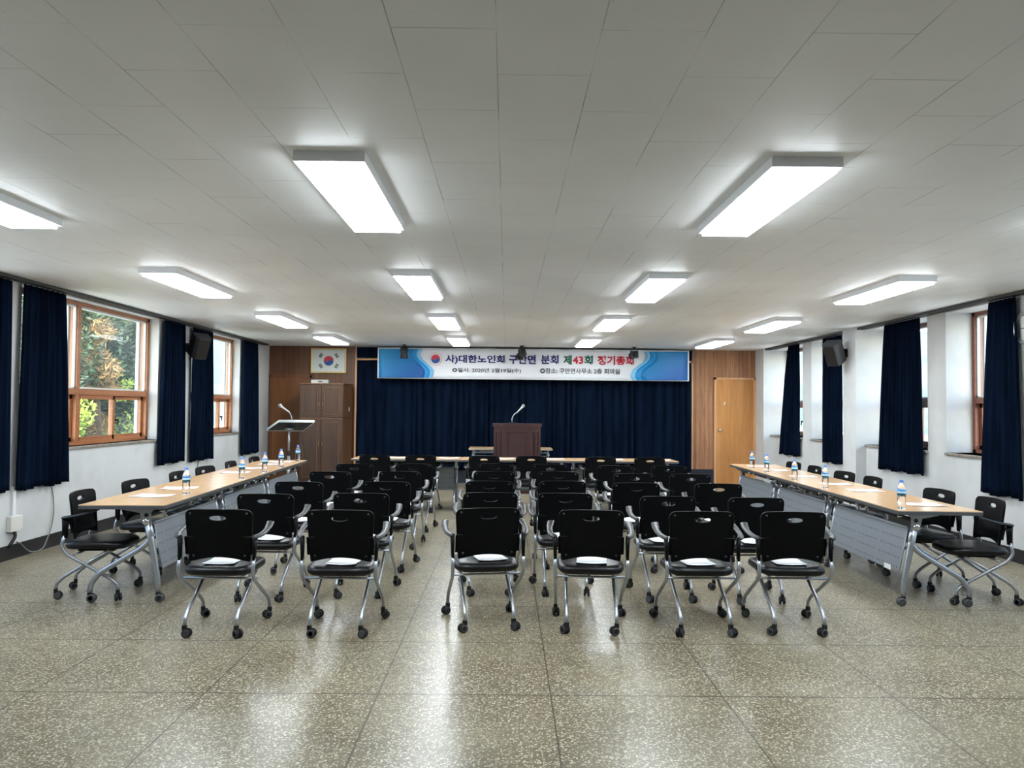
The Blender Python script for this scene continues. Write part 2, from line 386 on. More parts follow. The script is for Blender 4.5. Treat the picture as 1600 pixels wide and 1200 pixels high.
b = MB('base'); b.box((XR-.012, YF, 0), (XR, 11.08, .14)); b.box((XR-.012, 11.5, 0), (XR, 15.06, .14)); b.box((PX-.012, 11.07, 0), (PX, 11.51, .14)); b.box((PX-.012, 15.05, 0), (PX, YB-.02, .14))
struct(b.build('baseboard_right'))
b = MB('navybase'); b.box((XL+.01, YB-.05, 0), (-4.50, YB, .32)); b.box((-3.94, YB-.05, 0), (4.18, YB, .32)); struct(b.build('baseboard_back'))
# wood cladding of the stage wall
struct(MB('woodpanel_l').box((XL, YB-.03, .32), (-3.05, YB, ZC)).build('wall_panel_left'))
struct(MB('woodpanel_r').box((3.74, YB-.03, .32), (PX, YB, ZC)).build('wall_panel_right'))
struct(MB('trimwood').box((-3.06, YB-.06, .32), (-3.02, YB, ZC)).build('trim_3'))
struct(MB('trimwood').box((3.735, YB-.06, .32), (3.765, YB, 2.45)).build('trim_4'))
struct(MB('darktrim').box((XL, YB-.05, 2.13), (-3.95, YB-.028, 2.165)).build('trim_5'))
# doors
def door(name, x0, x1, z1, mt, ft, knob=None):
    d = empty(name, ((x0+x1)/2, YB-.03, 0)); d['kind'] = 'structure'; h = (x1-x0)/2
    MB(mt).box((-h+.04, -.022, .01), (h-.04, -.001, z1-.04)).build('door_leaf', d)
    b = MB(ft); b.box((-h, -.045, 0), (-h+.04, 0, z1)); b.box((h-.04, -.045, 0), (h, 0, z1)); b.box((-h, -.045, z1-.04), (h, 0, z1)); b.build('door_frame', d)
    if knob:
        MB('chrome').lathe([(0, -.09), (.022, -.085), (.03, -.065), (.022, -.045), (.012, -.035), (.03, -.026), (.03, -.02)], (knob[0]-(x0+x1)/2, 0, knob[1]), 'Y', n=16).build('door_knob', d)
        MB('ivory').box((knob[0]+.09-(x0+x1)/2, -.026, 1.62), (knob[0]+.115-(x0+x1)/2, -.021, 1.68)).build('number_mark', d)
    return d
door('door_1', 4.19, 5.03, 2.17, 'doorwood', 'trimwood', (4.30, 1.11))
door('door_2', -4.76, -3.94, 2.13, 'doorwood_l', 'darktrim')
# windows
def window(n, side, y0, y1, D, mull, wood, low_split):
    """frame sits D behind the wall face; side=-1 left, +1 right"""
    X = XL if side < 0 else XR; xf = X+side*D
    wn = empty('window_%d' % n, (xf, (y0+y1)/2, Z0)); wn['kind'] = 'structure'; cy = (y0+y1)/2
    def bx(b, ya, yb, za, zb, xa, xb, mi=0, bev=0):
        lo, hi = sorted((side*xa, side*xb)); b.box((lo, ya-cy, za-Z0), (hi, yb-cy, zb-Z0), mi, bev)
    zt = 1.62; ztop = Z1-.045; zb = Z0+.04
    b = MB(wood)
    bx(b, y0, y1, ztop, Z1, -.02, .07); bx(b, y0, y1, Z0, zb, -.02, .07)
    bx(b, y0, y0+.055, Z0, Z1, -.02, .07); bx(b, y1-.055, y1, Z0, Z1, -.02, .07)
    bx(b, y0, y1, zt, zt+.07, -.015, .07)
    for q in mull: bx(b, q-.035, q+.035, Z0, Z1, -.018, .07)
    b.build('window_frame', wn)
    edges = [y0+.055]+[v for q in mull for v in (q-.035, q+.035)]+[y1-.055]
    b = MB('glass'); gb = MB('alu'); k = 0
    for i in range(0, len(edges), 2):
        a, c = edges[i], edges[i+1]
        bx(b, a, c, zt+.07, ztop, .03, .034)
        for (p, q, r, s_) in ((a, a+.02, zt+.07, ztop), (c-.02, c, zt+.07, ztop), (a, c, ztop-.02, ztop), (a, c, zt+.07, zt+.09)): bx(gb, p, q, r, s_, .0, .03)
        mid = (a+c)/2 if c-a > .7 else None
        segs = [(a, mid+.02, .0), (mid-.02, c, .03)] if mid else [(a, c, .0)]
        for (p, q, off) in segs:
            sb_ = MB(wood); st = .05
            for (p1, q1, r1, s1) in ((p, p+st, zb, zt), (q-st, q, zb, zt), (p, q, zb, zb+st), (p, q, zt-st, zt)): bx(sb_, p1, q1, r1, s1, off, off+.028)
            sb_.build('sliding_sash', wn)
            bx(b, p+st, q-st, zb+st, zt-st, off+.012, off+.016)
        if mid:
            hb = MB('black'); bx(hb, mid+.03, mid+.075, 1.30, 1.33, -.03, 0); bx(hb, mid+.045, mid+.06, 1.25, 1.33, -.035, -.02); hb.build('sash_latch', wn)
    b.build('window_pane', wn); gb.build('glazing_strip', wn)
    # outer white aluminium window
    ob = MB('alu', 'glass'); o1, o2 = .10, .14
    bx(ob, y0, y1, Z1-.05, Z1, o1, o2); bx(ob, y0, y1, Z0, Z0+.05, o1, o2); bx(ob, y0, y0+.05, Z0, Z1, o1, o2); bx(ob, y1-.05, y1, Z0, Z1, o1, o2)
    bx(ob, y0, y1, zt, zt+.04, o1, o2)
    for q in mull: bx(ob, q-.03, q+.03, Z0, Z1, o1, o2)
    ob.build('outer_frame', wn)
    sb_ = MB('sill'); bx(sb_, y0-.01, y1+.01, Z0-.03, Z0, -D-.025, .0, 0, .004); sb_.build('window_sill', wn)
    rb = None
    return wn
LW, RW = 'winwood', 'winwood_r'
n = 1
for (a, c), mu in zip(OPL, ([5.5], [8.9], [12.8])):
    window(n, -1, a, c, .15, mu, LW, 0); n += 1
for (a, c) in OPR:
    window(n, 1, a, c, .33, [(a+c)/2] if c-a > 1.7 else [], RW, 0); n += 1

# ------------------------------------------------------------------ ceiling lights
def make_light():
    r = empty('ceiling_light', (0, 0, ZC), cat='ceiling light', group='rectangular ceiling lights')
    b = MB('fixture'); W, L, H = .17, .71, .050
    b.box((-W, -L, -H), (-W+.02, L, 0)); b.box((W-.02, -L, -H), (W, L, 0)); b.box((-W+.02, -L, -H), (W-.02, -L+.022, 0)); b.box((-W+.02, L-.022, -H), (W-.02, L, 0)); b.box((-W+.02, -L+.022, -.012), (W-.02, L-.022, 0))
    b.build('frame', r)
    MB('lamp').box((-W+.021, -L+.023, -H-.020), (W-.021, L-.023, -H+.004)).build('diffuser', r)
    return r
lt = make_light(); first = True
colname = ['by the left windows', 'left of the room middle', 'right of the room middle', 'by the right windows']
rowname = ['nearest to the camera', 'in the second row', 'in the third row', 'in the far row by the stage']
for j, y in enumerate((4.34, 7.52, 10.65, 13.62)):
    for i, x in enumerate((-3.10, -.856, 1.425, 3.66)):
        if i == 3 and j == 0: x = 3.62
        o = lt if first else copy_tree(lt); first = False
        o.location = (x, y, ZC); o['label'] = 'white rectangular ceiling light %s, %s' % (rowname[j], colname[i])

# ------------------------------------------------------------------ curtains
def curtain(name, x, y0t, y1t, y0b, y1b, zb, label, side, seed, zt=2.685, amp=.035, folds=None, group=None):
    """pleated cloth hanging along a side wall, gathered at the top"""
    rnd = random.Random(seed); folds = folds or max(4, int((y1b-y0b)/.105)); nu = folds*10; nv = 26
    ph = [rnd.uniform(-.5, .5) for _ in range(folds+1)]; am = [rnd.uniform(.6, 1.15) for _ in range(folds+1)]
    P = []
    for i in range(nv+1):
        v = i/nv; z = zt+(zb-zt)*v; row = []
        ya = y0t+(y0b-y0t)*v**.8; yb = y1t+(y1b-y1t)*v**.8
        for j in range(nu+1):
            u = j/nu; k = u*folds; k0 = min(int(k), folds-1); t = k-k0
            a = (am[k0]*(1-t)+am[k0+1]*t)*amp*(.55+.45*min(1, v*3)); p = ph[k0]*(1-t)+ph[k0+1]*t
            s_ = math.sin(2*PI*k+p*.9*v)
            dx = a*(abs(s_)**.8)*(1 if s_ > 0 else -1)
            dz = .012*math.sin(k*1.7+seed)*v
            row.append((-side*(.055+dx), ya+(yb-ya)*u+.012*math.cos(2*PI*k*1.0+p), z+dz))
        P.append(row)
    b = MB('curtain'); b.grid(P)
    o = b.build(name, None, normals=False); o.location = (x, 0, 0)
    md = o.modifiers.new('thickness', 'SOLIDIFY'); md.thickness = .003
    return tag(o, label, 'curtain', group)
G = 'navy side-window curtains'
LC = [(7.02, 7.37, 6.95, 7.42, .665, 'navy pleated curtain cut off by the left edge of the photo'),
      (7.55, 8.27, 7.50, 8.42, .665, 'wide navy curtain left of the large wooden window, second from the left edge'),
      (10.66, 11.36, 10.54, 11.45, .69, 'navy curtain right of the large wooden window, left of the left speaker'),
      (11.62, 12.42, 11.62, 12.53, .66, 'navy curtain just behind the left wall speaker, left of the small bright window'),
      (13.85, 14.68, 13.84, 14.82, .625, 'navy curtain at the far end of the left wall near the wood panelling')]
for i, (a, c, d, e, zb, lb) in enumerate(LC): curtain('curtain', XL, a, c, d, e, zb, lb, -1, i+1, group=G)
RC = [(7.70, 8.14, 7.62, 8.33, .65, 'large navy curtain at the right edge of the photo beside the wall clock'),
      (9.50, 10.41, 9.44, 10.60, .735, 'wide navy curtain on the right wall between the brown window and the pilaster'),
      (11.72, 12.46, 11.74, 12.48, .70, 'narrow navy curtain on the right wall behind the right speaker'),
      (13.47, 13.98, 13.47, 14.46, .71, 'navy curtain at the far end of the right wall nearest the wooden door')]
for i, (a, c, d, e, zb, lb) in enumerate(RC): curtain('curtain', XR, a, c, d, e, zb, lb, 1, i+11, group=G)
for side, X, segs in ((-1, XL, [(6.8, YB-.5)]), (1, XR, [(7.2, 11.06), (11.52, 15.03)])):
    for a, c in segs:
        b = MB('rail'); s = -side
        for off in (.05, .11): b.box((min(s*off, s*(off+.022)), a, 2.69), (max(s*off, s*(off+.022)), c, 2.722))
        o = b.build('curtain_rail'); o.location = (X, 0, 0)
        tag(o, 'dark double curtain rail along the top of the left wall' if side < 0 else ('dark double curtain rail on the right wall %s' % ('this side of the pilaster' if a < 9 else 'between the pilaster and the far corner')), 'curtain rail')
# stage curtain: facing the room
def stage_curtain(x0, x1, z0, z1, y, amp, folds, seed, name, label):
    rnd = random.Random(seed); nu = folds*8; nv = 20; P = []
    pos = [0]; 
    for i in range(folds): pos.append(pos[-1]+rnd.uniform(.55, 1.5))
    pos = [p/pos[-1] for p in pos]; am = [rnd.uniform(.3, 1.2) for _ in range(folds)]
    for i in range(nv+1):
        v = i/nv; z = z1+(z0-z1)*v; row = []
        for k in range(folds):
            for j in range(8):
                t = j/8; u = pos[k]+(pos[k+1]-pos[k])*t
                row.append((x0+(x1-x0)*u, y-amp*am[k]*(.8+.2*v)*math.sin(PI*t)**.7-.01*math.sin(v*3+k), z))
        row.append((x1, y, z)); P.append(row)
    b = MB('curtain'); b.grid(P); o = b.build(name, None, normals=False)
    md = o.modifiers.new('thickness', 'SOLIDIFY'); md.thickness = .003
    return tag(o, label, 'curtain')
stage_curtain(-3.02, 3.72, .27, 2.47, YB-.06, .11, 44, 5, 'stage_curtain', 'wide navy pleated curtain across the stage wall behind the podium')
stage_curtain(-3.02, 3.73, 2.50, 2.71, YB-.1, .02, 40, 9, 'curtain_valance', 'flat navy valance strip above the tan rail, behind the printed banner')
b = MB('trimwood'); b.sweep([(-3.02, YB-.14, 2.462), (-2.8, YB-.145, 2.462), (-2.3, YB-.145, 2.478), (-1.5, YB-.145, 2.465), (3.70, YB-.145, 2.468)], .018, n=8); o = b.build('curtain_rail')
tag(o, 'thin tan curtain rail between the framed flag and the banner', 'curtain rail')

# ------------------------------------------------------------------ banner
BY = 15.26
def bpx(u, v):  # position on the banner sheet of a mark measured on the sign itself
    return (-2.565+(u-590)*(6.18/486), 2.69-(v-543-(u-590)*.0097)*.01264)
bn = empty('banner', (0.52, BY, 2.085), label='long white and blue printed banner with Korean lettering above the stage curtain', cat='banner')
O = Vector((.52, BY, 2.085))
def B(u, v, d=0): x, z = bpx(u, v); return Vector((x, BY-d, z))-O
# sheet with gentle sag waves
P = []
for i in range(9):
    z = i/8*.605; P.append([(-3.085+6.18*j/120, .006*math.sin(j*.55)+.004*math.sin(j*.21+i*.5), z) for j in range(121)])
sb = MB('b_white'); sb.grid(P); o = sb.build('sheet', bn, normals=False); md = o.modifiers.new('thickness', 'SOLIDIFY'); md.thickness = .002
MB('black').sweep([(-3.085, 0, .61), (3.085, 0, .61)], .006).build('top_rod', bn)
MB('white').sweep([(-3.085, 0, 0), (3.085, 0, 0)], .007).build('bottom_hem', bn)
def wave(us, left, depth, mt, name):
    """us: boundary x (photo px) at rows 545..593 ; filled to the banner end"""
    vs = [545.5+i*(45.0/(len(us)-1)) for i in range(len(us))]
    # smooth
    pts = []
    for i in range(len(us)-1):
        for k in range(6):
            t = k/6; t2 = t*t*(3-2*t); pts.append((us[i]+(us[i+1]-us[i])*t, vs[i]+(vs[i+1]-vs[i])*t))
    pts.append((us[-1], vs[-1])); xe = 592.5 if left else 1073.5
    sl = 0 if left else (1073-590)*.0097-1.0
    b = MB(mt); L = []
    for (u, v) in pts:
        v2 = v+ (0 if left else 4.2)
        L.append([tuple(B(xe+(u-xe)*k/8, v2, depth)) for k in range(9)])
    V = b.grid(L); o = b.build(name, bn, normals=False); md = o.modifiers.new('thickness', 'SOLIDIFY'); md.thickness = .002; return o
lx = [655, 652, 652, 656, 663, 669, 673, 673, 671]
wave([u+5 for u in lx], True, .016, 'b_pale', 'pale_blue_wave'); wave([u-1 for u in lx], True, .020, 'b_mid', 'mid_blue_wave'); wave([u-9 for u in lx], True, .024, 'b_deep', 'deep_blue_wave')
rx_ = [1010, 1012, 1011, 1007, 999, 992, 989, 988, 992]
wave([u-4 for u in rx_], False, .016, 'b_pale', 'pale_blue_wave'); wave([u+3 for u in rx_], False, .020, 'b_mid', 'mid_blue_wave'); wave([u+12 for u in rx_], False, .024, 'b_deep', 'deep_blue_wave')
def taegeuk(c, r, parent, d, y=0):
    """red and blue halves of the emblem, facing -Y ; c in parent space"""
    c = Vector(c); A = math.radians(-33.7)
    def arc(cx, cz, rr, a0, a1, n=20): return [(cx+rr*math.cos(a0+(a1-a0)*i/n), cz+rr*math.sin(a0+(a1-a0)*i/n)) for i in range(n+1)]
    up = arc(0, 0, r, 0, PI, 40)+arc(-r/2, 0, r/2, PI, 2*PI, 20)[1:]+list(reversed(arc(r/2, 0, r/2, 0, PI, 20)))[1:-1]
    lo = arc(0, 0, r, PI, 2*PI, 40)+arc(r/2, 0, r/2, 0, PI, 20)[1:]+list(reversed(arc(-r/2, 0, r/2, PI, 2*PI, 20)))[1:-1]
    for poly, mt, nm in ((up, 'red', 'red_half'), (lo, 'blue', 'blue_half')):
        pts = [Vector((c.x+x*math.cos(A)-z*math.sin(A), c.y, c.z+x*math.sin(A)+z*math.cos(A))) for x, z in poly]
        MB(mt).prism(pts, (0, d, 0)).build(nm, parent)
em = B(680.5, 561.2, .014); taegeuk(em, .088, bn, -.003)
ring = MB('pink'); ring.lathe([(.122, 0), (.122, -.002), (.130, -.002), (.130, 0), (.122, 0)], em, 'Y', n=48, caps=False); ring.build('emblem_ring', bn)
def text(body, mt, u0, u1, v0, v1, bold, name, d=.014):
    cu = bpy.data.curves.new('t', 'FONT'); cu.body = body; cu.size = 1; cu.extrude = .0; cu.offset = bold; cu.resolution_u = 3
    to = bpy.data.objects.new('t', cu); C.objects.link(to); bpy.context.view_layer.update()
    me = bpy.data.meshes.new_from_object(to.evaluated_get(bpy.context.evaluated_depsgraph_get()))
    bpy.data.objects.remove(to, do_unlink=True)
    xs = [v.co.x for v in me.vertices]; ys = [v.co.y for v in me.vertices]
    if not xs: return
    x0, x1, y0, y1 = min(xs), max(xs), min(ys), max(ys)
    a = B(u0, v0, d); c_ = B(u1, v1+(u1-u0)*.0097, d)
    for v in me.vertices:
        X_ = a.x+(v.co.x-x0)/(x1-x0)*(c_.x-a.x); Z_ = c_.z+(v.co.y-y0)/(y1-y0)*(a.z-c_.z); v.co = (X_, a.y, Z_)
    me.materials.clear(); me.materials.append(M[mt])
    o = bpy.data.objects.new(name, me); C.objects.link(o); o.parent = bn
    md = o.modifiers.new('thickness', 'SOLIDIFY'); md.thickness = .0015
    return o
text('사)대한노인회', 'navytext', 695.5, 788, 554.5, 569, .032, 'lettering')
text('구만면', 'navytext', 794.5, 836.5, 554.5, 569, .032, 'lettering')
text('분회', 'navytext', 844.5, 872, 554.8, 569.3, .032, 'lettering')
text('제', 'greentext', 879.4, 892.5, 555.2, 570, .032, 'lettering')
text('43', 'redtext', 894, 910.5, 556.8, 568.8, .032, 'lettering')
text('회', 'greentext', 912, 925.5, 555.4, 569.8, .032, 'lettering')
text('정기총회', 'redtext', 932.5, 989.5, 555.8, 570.3, .032, 'lettering')
text('◎일시: 2020년 2월19일(수)', 'greytext', 706.5, 813.5, 575, 583, .014, 'date_line')
text('◎장소: 구만면사무소 2층 회의실', 'greytext', 843.5, 967.5, 575.3, 583.8, .014, 'place_line')

# ------------------------------------------------------------------ framed flag
fl = empty('framed_flag', (-3.59, YB-.075, 2.18), label='gold framed red and blue national flag hung on the left wood panelling', cat='framed flag')
b = MB('gold'); 
for lo, hi in (((-.355, -.03, 0), (-.325, .03, .50)), ((.325, -.03, 0), (.355, .03, .50)), ((-.325, -.03, 0), (.325, .03, .03)), ((-.325, -.03, .47), (.325, .03, .50))): b.box(lo, hi, 0, .006)
b.build('frame', fl)
MB('flagwhite').box((-.325, -.008, .03), (.325, .03, .47)).build('flag_sheet', fl)
taegeuk((0, -.009, .25), .098, fl, -.003)
pat = {(-1, 1): (0, 0, 0), (1, 1): (1, 0, 1), (-1, -1): (0, 1, 0), (1, -1): (1, 1, 1)}
for (sx_, sz_), brk in pat.items():
    b = MB('black'); cx_, cz_ = sx_*.158, .25+sz_*.105; ang = math.atan2(sz_*.105, sx_*.158)
    er = Vector((math.cos(ang), 0, math.sin(ang))); et = Vector((-er.z, 0, er.x))
    for k, broken in enumerate(brk):
        p = Vector((cx_, -.009, cz_))+er*(k-1)*.021
        for (t0, t1) in (((-.045, -.004), (.004, .045)) if broken else ((-.045, .045),)):
            b.prism([p+et*t0-er*.007, p+et*t1-er*.007, p+et*t1+er*.007, p+et*t0+er*.007], (0, -.003, 0))
    b.build('trigram', fl)

# ------------------------------------------------------------------ stage spotlights
def spot(x, yaw, tilt, lab, flat=False):
    r = empty('spotlight', (x, 14.95, ZC), yaw, label=lab, cat='spotlight', group='black spotlights above the banner')
    MB('black').lathe([(.045, 0), (.045, -.012), (.015, -.02), (.01, -.05)], n=12).build('mount', r)
    MB('black').sweep([(-.07, 0, -.15), (-.075, 0, -.06), (0, 0, -.045), (.075, 0, -.06), (.07, 0, -.15)], .007, round_=.03).build('yoke', r)
    h = .10; T = Matrix.Translation((0, 0, -.15)) @ Euler((tilt, 0, 0)).to_matrix().to_4x4()
    b = MB('black', 'wheelgrey'); b.lathe([(0, .11), (.035, .11), (.055, .08), (.062, -.02), (.075, -.10), (.075, -.115), (.06, -.11), (0, -.10)], n=18)
    for k in range(4): b.box((-.066, -.068, -.01+.022*k), (.066, .068, -.004+.022*k), 1)
    for v in b.bm.verts: v.co = T @ v.co
    b.build('lamp_head', r)
spot(-2.0, 0, .15, 'black spotlight hanging in front of the left blue end of the banner')
spot(.285, .5, 1.0, 'black spotlight hanging at the middle of the banner, tilted sideways')
spot(2.47, .2, 1.45, 'black spotlight hanging in front of the last red character of the banner')

# ------------------------------------------------------------------ speakers, clock, sockets
def speaker(loc, rz, tilt, arm, lab):
    r = empty('wall_speaker', loc, rz, label=lab, cat='loudspeaker', group='wall speakers')
    T = Euler((tilt, 0, 0)).to_matrix().to_4x4()
    b = MB('spk', 'black'); pr = [(-.115, .1), (-.115, -.05), (-.085, -.11), (.085, -.11), (.115, -.05), (.115, .1)]
    b.prism([T @ Vector((x, y, -.165)) for x, y in pr], T @ Vector((0, 0, .33))); b.build('cabinet', r)
    b = MB('black'); b.box((-.08, -.118, -.15), (.08, -.109, .15), 0, .003, T); b.build('grille', r)
    b = MB('black'); b.sweep([(0, .1, 0), arm], .012); a = Vector(arm); b.box((a.x-.03, a.y-.03, a.z-.08), (a.x+.03, a.y+.03, a.z+.05)); b.build('bracket', r)
speaker((-4.52, 11.35, 2.38), math.radians(48), .5, (-.09, .25, .0), 'dark loudspeaker bracketed to the left wall between two navy curtains')
speaker((4.80, 11.28, 2.37), math.radians(-50), .5, (.08, .24, .02), 'dark loudspeaker bracketed to the pilaster on the right wall')
ck = empty('wall_clock', (XR, 7.62, 2.36), label='round grey-rimmed wall clock at the right edge of the photo', cat='clock')
MB('silver').lathe([(.15, 0), (.165, -.02), (.16, -.04), (.14, -.045), (.138, -.02), (.138, 0)], axis='X', n=40, caps=False).build('rim', ck)
MB('clockface').lathe([(0, -.015), (.138, -.015), (.138, -.002), (0, -.002)], axis='X', n=40).build('dial', ck)
b = MB('black'); b.box((-.022, -.004, -.01), (-.018, .004, .10)); b.box((-.022, -.004, -.004), (-.018, .075, .004)); b.build('hands', ck)
o = MB('green', 'white').box((XR-.015, 6.95, 1.55), (XR, 7.66, 2.14), 0, .003).build('notice_board'); tag(o, 'green notice board under the round wall clock', 'notice board')
sk = empty('socket_box', (XL+.0, 7.56, .24), label='ivory socket box low on the left wall with grey conduit above', cat='socket box')
MB('ivory').box((0, -.08, .03), (.05, .08, .18), 0, .005).build('box', sk)
MB('ivory').box((0, .085, .04), (.018, .15, .17), 0, .003).build('face_plate', sk)
MB('white').box((0, -.022, .18), (.025, .022, .46)).build('conduit', sk)
MB('black').sweep([(.03, 0, .04), (.045, 0, -.02), (.03, -.05, -.09), (.02, -.06, -.12)], .016, round_=.04).build('black_elbow', sk)
o = MB('greycable').sweep([(XL+.012, 8.15, .72), (XL+.014, 8.22, .55), (XL+.018, 8.24, .35), (XL+.02, 8.18, .18), (XL+.08, 7.95, .02), (XL+.05, 7.78, .02), (XL+.03, 7.66, .14), (XL+.03, 7.6, .16)], .006, round_=.1, n=6).build('cable')
tag(o, 'grey cable looping from the curtain down to the socket on the left wall', 'cable')
o = MB('greycable').sweep([(XL+.01, 12.1, .68), (XL+.01, 12.0, .5), (XL+.015, 11.95, .3), (XL+.02, 11.95, .005)], .006, round_=.1, n=6).build('cable')
tag(o, 'thin grey cable hanging below the curtain beside the left speaker', 'cable')

# ------------------------------------------------------------------ cabinet and device on it
cb = empty('wardrobe_cabinet', (-3.52, 15.05, 0), math.radians(-4), label='tall brown wooden cabinet with four panelled doors under the framed flag', cat='cabinet')
W, D0, D1, H = .42, -.30, .36, 1.93
b = MB('cabside'); b.box((-W, D0+.02, .08), (-W+.02, D1, H)); b.box((W-.02, D0+.02, .08), (W, D1, H)); b.box((-W+.02, D1-.02, .08), (W-.02, D1, H)); b.box((-W+.02, D0+.02, .08), (W-.02, D1-.02, .1)); b.box((-W-.01, D0-.005, H), (W+.01, D1, H+.025), 0, .004); b.box((-W, D0+.01, 1.27), (W, D1-.02, 1.30))
b.build('body', cb)
MB('darktrim').box((-W+.01, D0+.03, 0), (W-.01, D1-.02, .08)).build('plinth', cb)
for z0, z1 in ((1.305, 1.925), (.10, 1.265)):
    for s in (-1, 1):
        x0, x1 = (-W+.005, -.003) if s < 0 else (.003, W-.005)
        b = MB('cabinet'); b.box((x0, D0, z0), (x1, D0+.018, z1), 0, .002)
        m_ = .06; 
        for lo, hi in (((x0+m_, z0+m_), (x0+m_+.014, z1-m_)), ((x1-m_-.014, z0+m_), (x1-m_, z1-m_)), ((x0+m_, z0+m_), (x1-m_, z0+m_+.014)), ((x0+m_, z1-m_-.014), (x1-m_, z1-m_))):
            b.box((lo[0], D0-.008, lo[1]), (hi[0], D0+.001, hi[1]), 0, .003)
        b.box((x0+m_+.03, D0-.006, z0+m_+.03), (x1-m_-.03, D0+.001, z1-m_-.03), 0, .004)
        d = b.build('door', cb)
        b = MB('cabside')
        for lo, hi in (((x0+m_, z0+m_), (x0+m_+.016, z1-m_)), ((x1-m_-.016, z0+m_), (x1-m_, z1-m_)), ((x0+m_, z0+m_), (x1-m_, z0+m_+.016)), ((x0+m_, z1-m_-.016), (x1-m_, z1-m_))):
            b.box((lo[0], D0-.012, lo[1]), (hi[0], D0-.002, hi[1]), 0, .003)
        b.build('moulding', d)
        xk = -.035 if s < 0 else .035; zk = 1.55 if z0 > 1 else .80
        MB('brass').sweep([(xk, D0-.002, zk-.04), (xk, D0-.025, zk-.03), (xk, D0-.025, zk+.03), (xk, D0-.002, zk+.04)], .005, round_=.01, n=8).build('handle', d)
MB('ivory').box((W, .12, 1.42), (W+.006, .15, 1.50)).build('side_tag', cb)
dv = empty('media_device', (-3.60, 15.0, H+.0255), math.radians(-4), label='small silver media player lying on top of the tall cabinet', cat='media player')
MB('silver').box((-.17, -.12, 0), (.17, .12, .07), 0, .004).build('case', dv)
MB('black').box((-.03, -.123, .022), (.05, -.119, .042)).build('display', dv)

# ------------------------------------------------------------------ microphones
def mic_parts(r, base, pts, tip, d, chrome='silver'):
    MB(chrome).sweep([base]+pts, .009, round_=.06, n=10).build('gooseneck', r)
    p = Vector(pts[-1]); d = Vector(d).normalized()
    b = MB('white' if chrome == 'silver' else 'black'); b.sweep([p-d*.02, p+d*.12, p+d*.15], [.010, .016, .024], n=12); b.build('handle', r)
    b = MB('silver'); b.lathe([(0, -.03), (.018, -.024), (.028, -.005), (.028, .008), (.018, .025), (0, .03)], p+d*.165, n=14); b.build('head', r)

# ------------------------------------------------------------------ podium
pd = empty('podium', (.195, 13.95, 0), label='dark mahogany podium with angled side panels standing behind the front tables', cat='podium')
def podpoly(s, z): return [(-.43*s, .30*s, z), (-.43*s, -.10*s, z), (-.25*s, -.26*s, z), (.25*s, -.26*s, z), (.43*s, -.10*s, z), (.43*s, .30*s, z)]
MB('podium').prism(podpoly(.98, .10), (0, 0, 1.08)).build('body', pd)
MB('podium').prism(podpoly(1.03, 0), (0, 0, .10)).build('plinth', pd)
MB('podium').prism(podpoly(1.03, 1.18), (0, 0, .055)).build('top', pd)
def panel_on(p0, p1, nm):   # raised moulding on a face of the podium between two corners
    p0 = Vector((*p0, 0)); p1 = Vector((*p1, 0)); e_ = (p1-p0); L_ = e_.length; e_.normalize(); nrm = Vector((e_.y, -e_.x, 0))
    T = Matrix(((e_.x, nrm.x, 0, p0.x), (e_.y, nrm.y, 0, p0.y), (0, 0, 1, 0), (0, 0, 0, 1)))
    b = MB('podium'); i_ = min(.07, L_*.22)
    for lo, hi in (((i_, .22), (i_+.018, 1.10)), ((L_-i_-.018, .22), (L_-i_, 1.10)), ((i_, .22), (L_-i_, .238)), ((i_, 1.082), (L_-i_, 1.10))):
        b.box((lo[0], -.004, lo[1]), (hi[0], .012, hi[1]), 0, .003, T)
    b.box((i_+.035, -.004, .26), (L_-i_-.035, .008, 1.06), 0, .003, T)
    b.build(nm, pd)
k = .98
panel_on((-.25*k, -.26*k), (.25*k, -.26*k), 'front_panel'); panel_on((-.43*k, -.10*k), (-.25*k, -.26*k), 'side_panel'); panel_on((.25*k, -.26*k), (.43*k, -.10*k), 'side_panel')
mc = empty('microphone', (.10, 13.95, 1.235), label='gooseneck microphone standing on the mahogany podium', cat='microphone')
MB('black').lathe([(.05, 0), (.05, .015), (.012, .025)]).build('base', mc)
mic_parts(mc, (0, 0, .02), [(.0, 0, .10), (.04, 0, .17), (.09, 0, .20)], None, (.7, -.1, .75))

# ------------------------------------------------------------------ lectern stand on the left
lc = empty('lectern_stand', (-3.58, 12.75, 0), label='metal lectern stand with a tilted tray on a single silver pole, left of the cabinet', cat='lectern')
MB('silver').lathe([(.24, 0), (.24, .02), (.05, .035), (.03, .06)], n=28).build('base', lc)
MB('silver').sweep([(0, 0, .05), (0, 0, .72)], .026).build('lower_pole', lc)
MB('silver').sweep([(0, 0, .72), (0, 0, 1.13)], .018).build('upper_pole', lc)
MB('black').lathe([(.032, .70), (.034, .71), (.034, .76), (.03, .77)], n=16).build('collar', lc)
